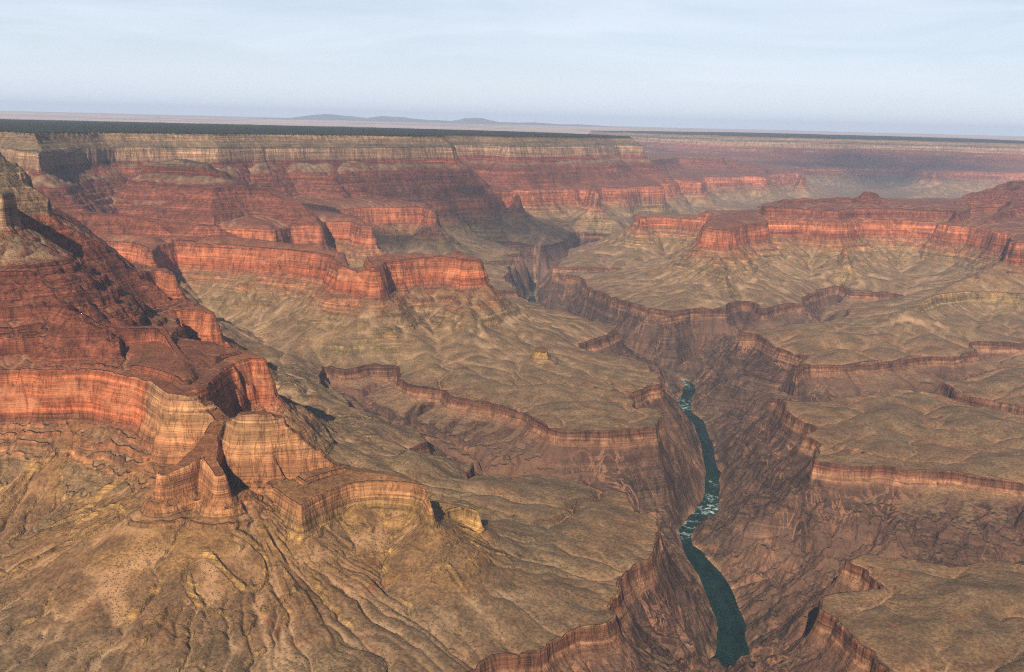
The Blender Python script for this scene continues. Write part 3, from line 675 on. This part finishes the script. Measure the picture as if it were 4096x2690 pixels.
# ------------------------------------------------------------------ river
def resample(P, step):
    d = np.r_[0, np.cumsum(np.hypot(*np.diff(P, axis=0).T))]
    n = max(2, int(d[-1]/step)); s = np.linspace(0, 1, n)*d[-1]
    return np.stack([np.interp(s, d, P[:, 0]), np.interp(s, d, P[:, 1])], 1)
def river():
    m, nt, b = mat('river_water'); k = N(nt)
    geo = nt.nodes.new('ShaderNodeNewGeometry'); P = geo.outputs['Position']
    foam = k.attr('foam')
    n1 = k.noise(k.vec(P, (.034, .03, 1)), 1.0, 5, .68, .7)
    ff = k.ramp(k.math('ADD', k.math('MULTIPLY', n1, 1.3), k.math('MULTIPLY', foam, .30)), [(.80, 0.0), (.93, .45), (1.0, .9)])
    ff = k.math('MULTIPLY', ff, k.rng(foam, .02, .25))
    deep = k.mix(k.rng(k.noise(k.vec(P, (.03, .008, 1)), 1.0, 4, .6, .5), .35, .65), (.002, .011, .009), (.008, .027, .022))  # broad paler bands paint sky-lit variation into the water colour
    col = k.mix(k.math('MULTIPLY', foam, .5), deep, (.018, .06, .048))
    nt.links.new(k.mix(ff, col, (.55, .62, .58)), b.inputs['Base Color'])
    nt.links.new(k.rng(ff, 0, 1, .2, .7), b.inputs['Roughness'])
    b.inputs['Specular IOR Level'].default_value = 0.04; b.inputs['IOR'].default_value = 1.12
    bp = nt.nodes.new('ShaderNodeBump'); bp.inputs['Strength'].default_value = .5; bp.inputs['Distance'].default_value = .6
    nt.links.new(k.noise(P, .12, 4, .6), bp.inputs['Height']); nt.links.new(bp.outputs[0], b.inputs['Normal'])
    L = resample(BLn, 6); n = len(L)
    # pair the banks by their sighted vertices
    sl = np.r_[0, np.cumsum(np.hypot(*np.diff(BLn, axis=0).T))]; sr = np.r_[0, np.cumsum(np.hypot(*np.diff(BRn, axis=0).T))]
    s = np.linspace(0, 1, n)
    R = np.stack([np.interp(s*sr[-1], sr, BRn[:, 0]), np.interp(s*sr[-1], sr, BRn[:, 1])], 1)
    # re-match every left point with the nearest right one, kept in order
    j = 0; idx = []
    for p in L:
        d = np.hypot(*(R[j:j+80]-p).T); j = j+int(np.argmin(d)); idx.append(j)
    R = R[idx]
    mcols = 9; t = np.linspace(-.06, 1.06, mcols)
    VV = (L[:, None, :]*(1-t[None, :, None])+R[:, None, :]*t[None, :, None]).reshape(-1, 2)
    Vv = np.c_[VV, np.full(len(VV), 0.6)]
    q = np.arange(n-1)[:, None]*mcols+np.arange(mcols-1)[None, :]
    Fq = np.stack([q, q+1, q+mcols+1, q+mcols], -1).reshape(-1, 4)
    fo = np.zeros(len(VV))
    for c, px, py, rad, amp in (('I', 230, 555, 55, 1.0), ('I', 250, 500, 60, .7), ('I', 370, 400, 85, .9), ('I', 370, 320, 60, .9), ('I', 400, 220, 60, .35), ('F', 230, 690, 80, 1.0), ('F', 225, 650, 80, .7), ('F', 240, 540, 90, .8), ('F', 190, 515, 110, .7), ('B', 1410, 1325, 130, .9)):
        p = site(c, px, py, 0); fo = np.maximum(fo, .62*amp*np.exp(-((VV[:, 0]-p[0])**2+(VV[:, 1]-p[1])**2)/rad**2))
    o = mesh_obj('river', Vv, Fq, m, True, {'foam': fo})
    tag(o, 'dark green river with white rapids winding through the bottom of the gorge', 'river', 'structure')
river()
log('river')

# ------------------------------------------------------------------ far plains, mountains
def plains():
    m, nt, b = mat('desert_plain'); k = N(nt)
    geo = nt.nodes.new('ShaderNodeNewGeometry'); P = geo.outputs['Position']
    n = k.noise(k.vec(P, (.00006, .00022, .002)), 1.0, 6, .65)
    col = k.ramp(n, [(.32, (.2, .13, .1)), (.45, (.34, .22, .16)), (.52, (.46, .32, .24)), (.58, (.25, .17, .13)), (.68, (.42, .3, .23))])
    nt.links.new(col, b.inputs['Base Color']); b.inputs['Roughness'].default_value = .95
    r = np.exp(np.linspace(math.log(25000), math.log(78000), 220)); a = np.linspace(-math.radians(46), math.radians(46), 420)
    RR, AA = np.meshgrid(r, a, indexing='ij')
    x = (RR*np.sin(AA)).ravel(); y = (RR*np.cos(AA)).ravel(); R_ = RR.ravel()
    z = np.interp(R_, [25000, 28000, 34000, 50000, 78000], [1000, 1150, 1230, 1340, 1440])+fbm(x, y, 9000, 4, 101)*np.interp(R_, [15500, 30000, 78000], [10, 40, 30])
    z = z+np.maximum(0, np.tanh(fbm(x*.5, y, 7000, 3, 111)*6))*np.interp(R_, [15500, 30000, 78000], [0, 35, 20])
    nc = len(a); q = np.arange(len(r)-1)[:, None]*nc+np.arange(nc-1)[None, :]
    Fq = np.stack([q, q+1, q+nc+1, q+nc], -1).reshape(-1, 4)
    o = mesh_obj('desert_plain', np.c_[x, y, z], Fq, m)
    tag(o, 'pale pinkish desert plain beyond the wooded plateau reaching to the horizon', 'plain', 'structure')
plains()
def mountains():
    m, nt, b = mat('mountain_rock'); k = N(nt)
    geo = nt.nodes.new('ShaderNodeNewGeometry')
    nt.links.new(k.ramp(k.noise(geo.outputs['Position'], .0006, 4), [(.3, (.07, .075, .07)), (.7, (.14, .12, .1))]), b.inputs['Base Color'])
    b.inputs['Roughness'].default_value = .95
    prof = [(600, 0), (680, 3), (720, 10), (760, 14), (800, 11), (850, 7), (880, 12), (930, 11), (990, 6), (1040, 6), (1070, 13), (1110, 14), (1150, 5), (1200, 5), (1230, 7), (1290, 3), (1330, 5), (1390, 2), (1430, 0)]
    D = 62000.
    def at(px, hp):
        u = (px*1.721-CX)/F0
        return u*D, hp*D/2286.
    xs = np.array([at(*p)[0] for p in prof]); hs = np.array([at(*p)[1] for p in prof])
    nx, ny = 420, 60
    gx = np.linspace(xs[0], xs[-1], nx); gy = np.linspace(-5000, 5000, ny)
    Xg, Yg = np.meshgrid(gx, gy)
    h = np.interp(Xg, xs, hs)*.8*np.exp(-(Yg/2400)**2)*(1+.35*ridged(Xg, Yg, 2600, 4, 121)-.1)
    z = 1395+h-45*(np.abs(Yg)/5000)**2
    V_ = np.c_[Xg.ravel(), (Yg+D).ravel(), z.ravel()]
    q = np.arange(ny-1)[:, None]*nx+np.arange(nx-1)[None, :]
    Fq = np.stack([q, q+1, q+nx+1, q+nx], -1).reshape(-1, 4)
    o = mesh_obj('mountain_range', V_, Fq, m)
    tag(o, 'faint blue mountain range on the horizon above the wooded plateau', 'mountains', 'structure')
mountains()
log('far')

# ------------------------------------------------------------------ plants too many to count
def scatter(name, pts, size, hgt, shape, material, label, seed):
    rs = np.random.RandomState(seed); n = len(pts)
    base, faces = shape
    a = rs.rand(n)*6.283; sx = size*(.6+.8*rs.rand(n)); sz = hgt*(.6+.8*rs.rand(n))
    b = np.array(base)
    jx = 1+.35*(rs.rand(n, len(b))-.5)
    x = (b[None, :, 0]*np.cos(a)[:, None]-b[None, :, 1]*np.sin(a)[:, None])*jx*sx[:, None]+pts[:, 0:1]
    y = (b[None, :, 0]*np.sin(a)[:, None]+b[None, :, 1]*np.cos(a)[:, None])*jx*sx[:, None]+pts[:, 1:2]
    z = b[None, :, 2]*sz[:, None]*jx+pts[:, 2:3]
    V_ = np.stack([x, y, z], -1).reshape(-1, 3)
    f = (np.array(faces)[None]+(np.arange(n)*len(b))[:, None, None]).reshape(-1, 3)
    o = mesh_obj(name, V_, f, material, False)
    tag(o, label, None, 'stuff'); return o
OCTA = ([(1, 0, .35), (0, 1, .3), (-1, 0, .35), (0, -1, .4), (0, 0, 1), (0, 0, -.3)], [(0, 1, 4), (1, 2, 4), (2, 3, 4), (3, 0, 4), (1, 0, 5), (2, 1, 5), (3, 2, 5), (0, 3, 5)])
PINE = ([(1, 0, .15), (.31, .95, .12), (-.81, .59, .18), (-.81, -.59, .14), (.31, -.95, .16), (0, 0, 1), (0, 0, -.1)], [(0, 1, 5), (1, 2, 5), (2, 3, 5), (3, 4, 5), (4, 0, 5), (1, 0, 6), (2, 1, 6), (3, 2, 6), (4, 3, 6), (0, 4, 6)])
def leaf_mat(name, c0, c1):
    m, nt, b = mat(name); k = N(nt); geo = nt.nodes.new('ShaderNodeNewGeometry')
    nt.links.new(k.ramp(k.noise(geo.outputs['Position'], .06, 2), [(.35, c0), (.65, c1)]), b.inputs['Base Color']); b.inputs['Roughness'].default_value = .9
    b.inputs['Specular IOR Level'].default_value = .1
    return m
rs = np.random.RandomState(12)
def wedge(n, r0, r1, p=1.0):
    r = (r0**p+(r1**p-r0**p)*rs.rand(n))**(1/p); a = (rs.rand(n)*2-1)*math.radians(32)
    return (r*np.sin(a)).astype(np.float32), (r*np.cos(a)).astype(np.float32)
x, y = wedge(240000, 1650, 4400, 1.3)
zz = terrain(x, y, 'z'); ss = terrain(x, y, 'slope'); ww = terrain(x, y, 'water')
dens = sstep(-.25, .45, fbm(x, y, 190, 3, 161))*sstep(.95, .55, ss)*(ww > 12)*np.where(zz < 330, .35, 1)
kp = rs.rand(len(x)) < dens*.75
scatter('desert_scrub', np.stack([x, y, zz], 1)[kp], 1.5, 1.4, OCTA, leaf_mat('scrub', (.052, .05, .03), (.085, .072, .042)), 'dark desert scrub dotted over the near slopes and benches', 3)
x, y = wedge(90000, 1650, 3600, 1.3)
zz = terrain(x, y, 'z'); ss = terrain(x, y, 'slope'); ww = terrain(x, y, 'water')
dens = sstep(.25, .5, ss)*sstep(1.2, .8, ss)*(ww > 12)*sstep(-.2, .4, fbm(x, y, 130, 2, 167))
kp = rs.rand(len(x)) < dens*.35
def stone():
    m, nt, b = mat('loose_stone'); k = N(nt); geo = nt.nodes.new('ShaderNodeNewGeometry')
    nt.links.new(k.ramp(k.noise(geo.outputs['Position'], .03, 2), [(.35, (.11, .07, .045)), (.65, (.2, .135, .09))]), b.inputs['Base Color']); b.inputs['Roughness'].default_value = .95
    return m
scatter('loose_boulders', np.stack([x, y, zz], 1)[kp], 1.5, 1.5, OCTA, stone(), 'tan boulders strewn over the steep talus slopes', 5)
x, y = wedge(420000, 5200, 15500, 1.6)
zz = terrain(x, y, 'z'); kp = zz > 1334+rs.rand(len(x))*10
scatter('pine_forest', np.stack([x, y, zz], 1)[kp], 5.5, 13, PINE, leaf_mat('pine', (.014, .018, .013), (.026, .029, .021)), 'dark pine forest covering the flat plateau behind the rim', 7)
log('plants')

# ------------------------------------------------------------------ thin clouds overhead whose shade falls on the far canyon
def clouds():
    m, nt, b = mat('thin_cloud'); k = N(nt)
    b.inputs['Base Color'].default_value = (.9, .9, .9, 1); b.inputs['Roughness'].default_value = 1
    tc = nt.nodes.new('ShaderNodeTexCoord'); tr = nt.nodes.new('ShaderNodeBsdfTransparent'); mx = nt.nodes.new('ShaderNodeMixShader')
    sp = nt.nodes.new('ShaderNodeVectorMath'); sp.operation = 'LENGTH'; nt.links.new(k.vec(tc.outputs['Object'], (1, 1, 0)), sp.inputs[0])
    nz = k.noise(tc.outputs['Object'], 2.2, 5, .6, .4)
    d = k.rng(k.math('ADD', sp.outputs['Value'], k.math('MULTIPLY', nz, .9)), 1.4, .8, 0, .82)
    nt.links.new(d, mx.inputs[0]); nt.links.new(tr.outputs[0], mx.inputs[1]); nt.links.new(b.outputs[0], mx.inputs[2])
    nt.links.new(mx.outputs[0], nt.nodes['Material Output'].inputs['Surface'])
    n = 40; u = np.linspace(-1, 1, n); gx, gy = np.meshgrid(u, u); r = np.hypot(gx, gy)
    th = .12*np.clip(1-r, 0, 1)*(1+.6*fbm(gx*4+3, gy*4, 1, 3, 171))
    q = np.arange(n-1)[:, None]*n+np.arange(n-1)[None, :]
    Fq = np.stack([q, q+1, q+n+1, q+n], -1).reshape(-1, 4)
    V_ = np.c_[gx.ravel(), gy.ravel(), th.ravel()]
    for tx_, ty_, tz_, sx_, sy_ in CLOUD_SHADE:
        o = mesh_obj('cloud', V_, Fq, m); h = 6200.-tz_
        o.location = (tx_+sd.x/sd.z*h, ty_+sd.y/sd.z*h, 6200); o.scale = (sx_, sy_, 1600)
        tag(o, 'thin white cloud drifting high above the canyon', None, 'structure', 'thin clouds overhead')
CLOUD_SHADE = [(-100, 9900, 450, 1500, 1300), (7600, 20600, 900, 3600, 1700), (-1500, 7600, 850, 1500, 420)]
clouds()

# ------------------------------------------------------------------ haze
def haze():
    x0, x1, y0, y1, z0, z1 = -62000, 62000, -3000, 82000, -8, 2150
    me = bpy.data.meshes.new('haze')
    v = [(x, y, z) for z in (z0, z1) for y in (y0, y1) for x in (x0, x1)]
    f = [(0, 2, 3, 1), (4, 5, 7, 6), (0, 1, 5, 4), (2, 6, 7, 3), (0, 4, 6, 2), (1, 3, 7, 5)]
    me.from_pydata(v, [], f); me.update()
    m = bpy.data.materials.new('haze_air'); m.use_nodes = True; nt = m.node_tree; nt.nodes.clear()
    out = nt.nodes.new('ShaderNodeOutputMaterial'); pv = nt.nodes.new('ShaderNodeVolumePrincipled')
    pv.inputs['Color'].default_value = (.63, .755, 1.0, 1); pv.inputs['Density'].default_value = HAZE_DENSITY; pv.inputs['Anisotropy'].default_value = 0.0
    nt.links.new(pv.outputs[0], out.inputs['Volume']); me.materials.append(m)
    o = bpy.data.objects.new('haze', me); C.objects.link(o)
    tag(o, 'thin blue haze hanging over the whole canyon', 'haze', 'stuff')
haze()
log('done')
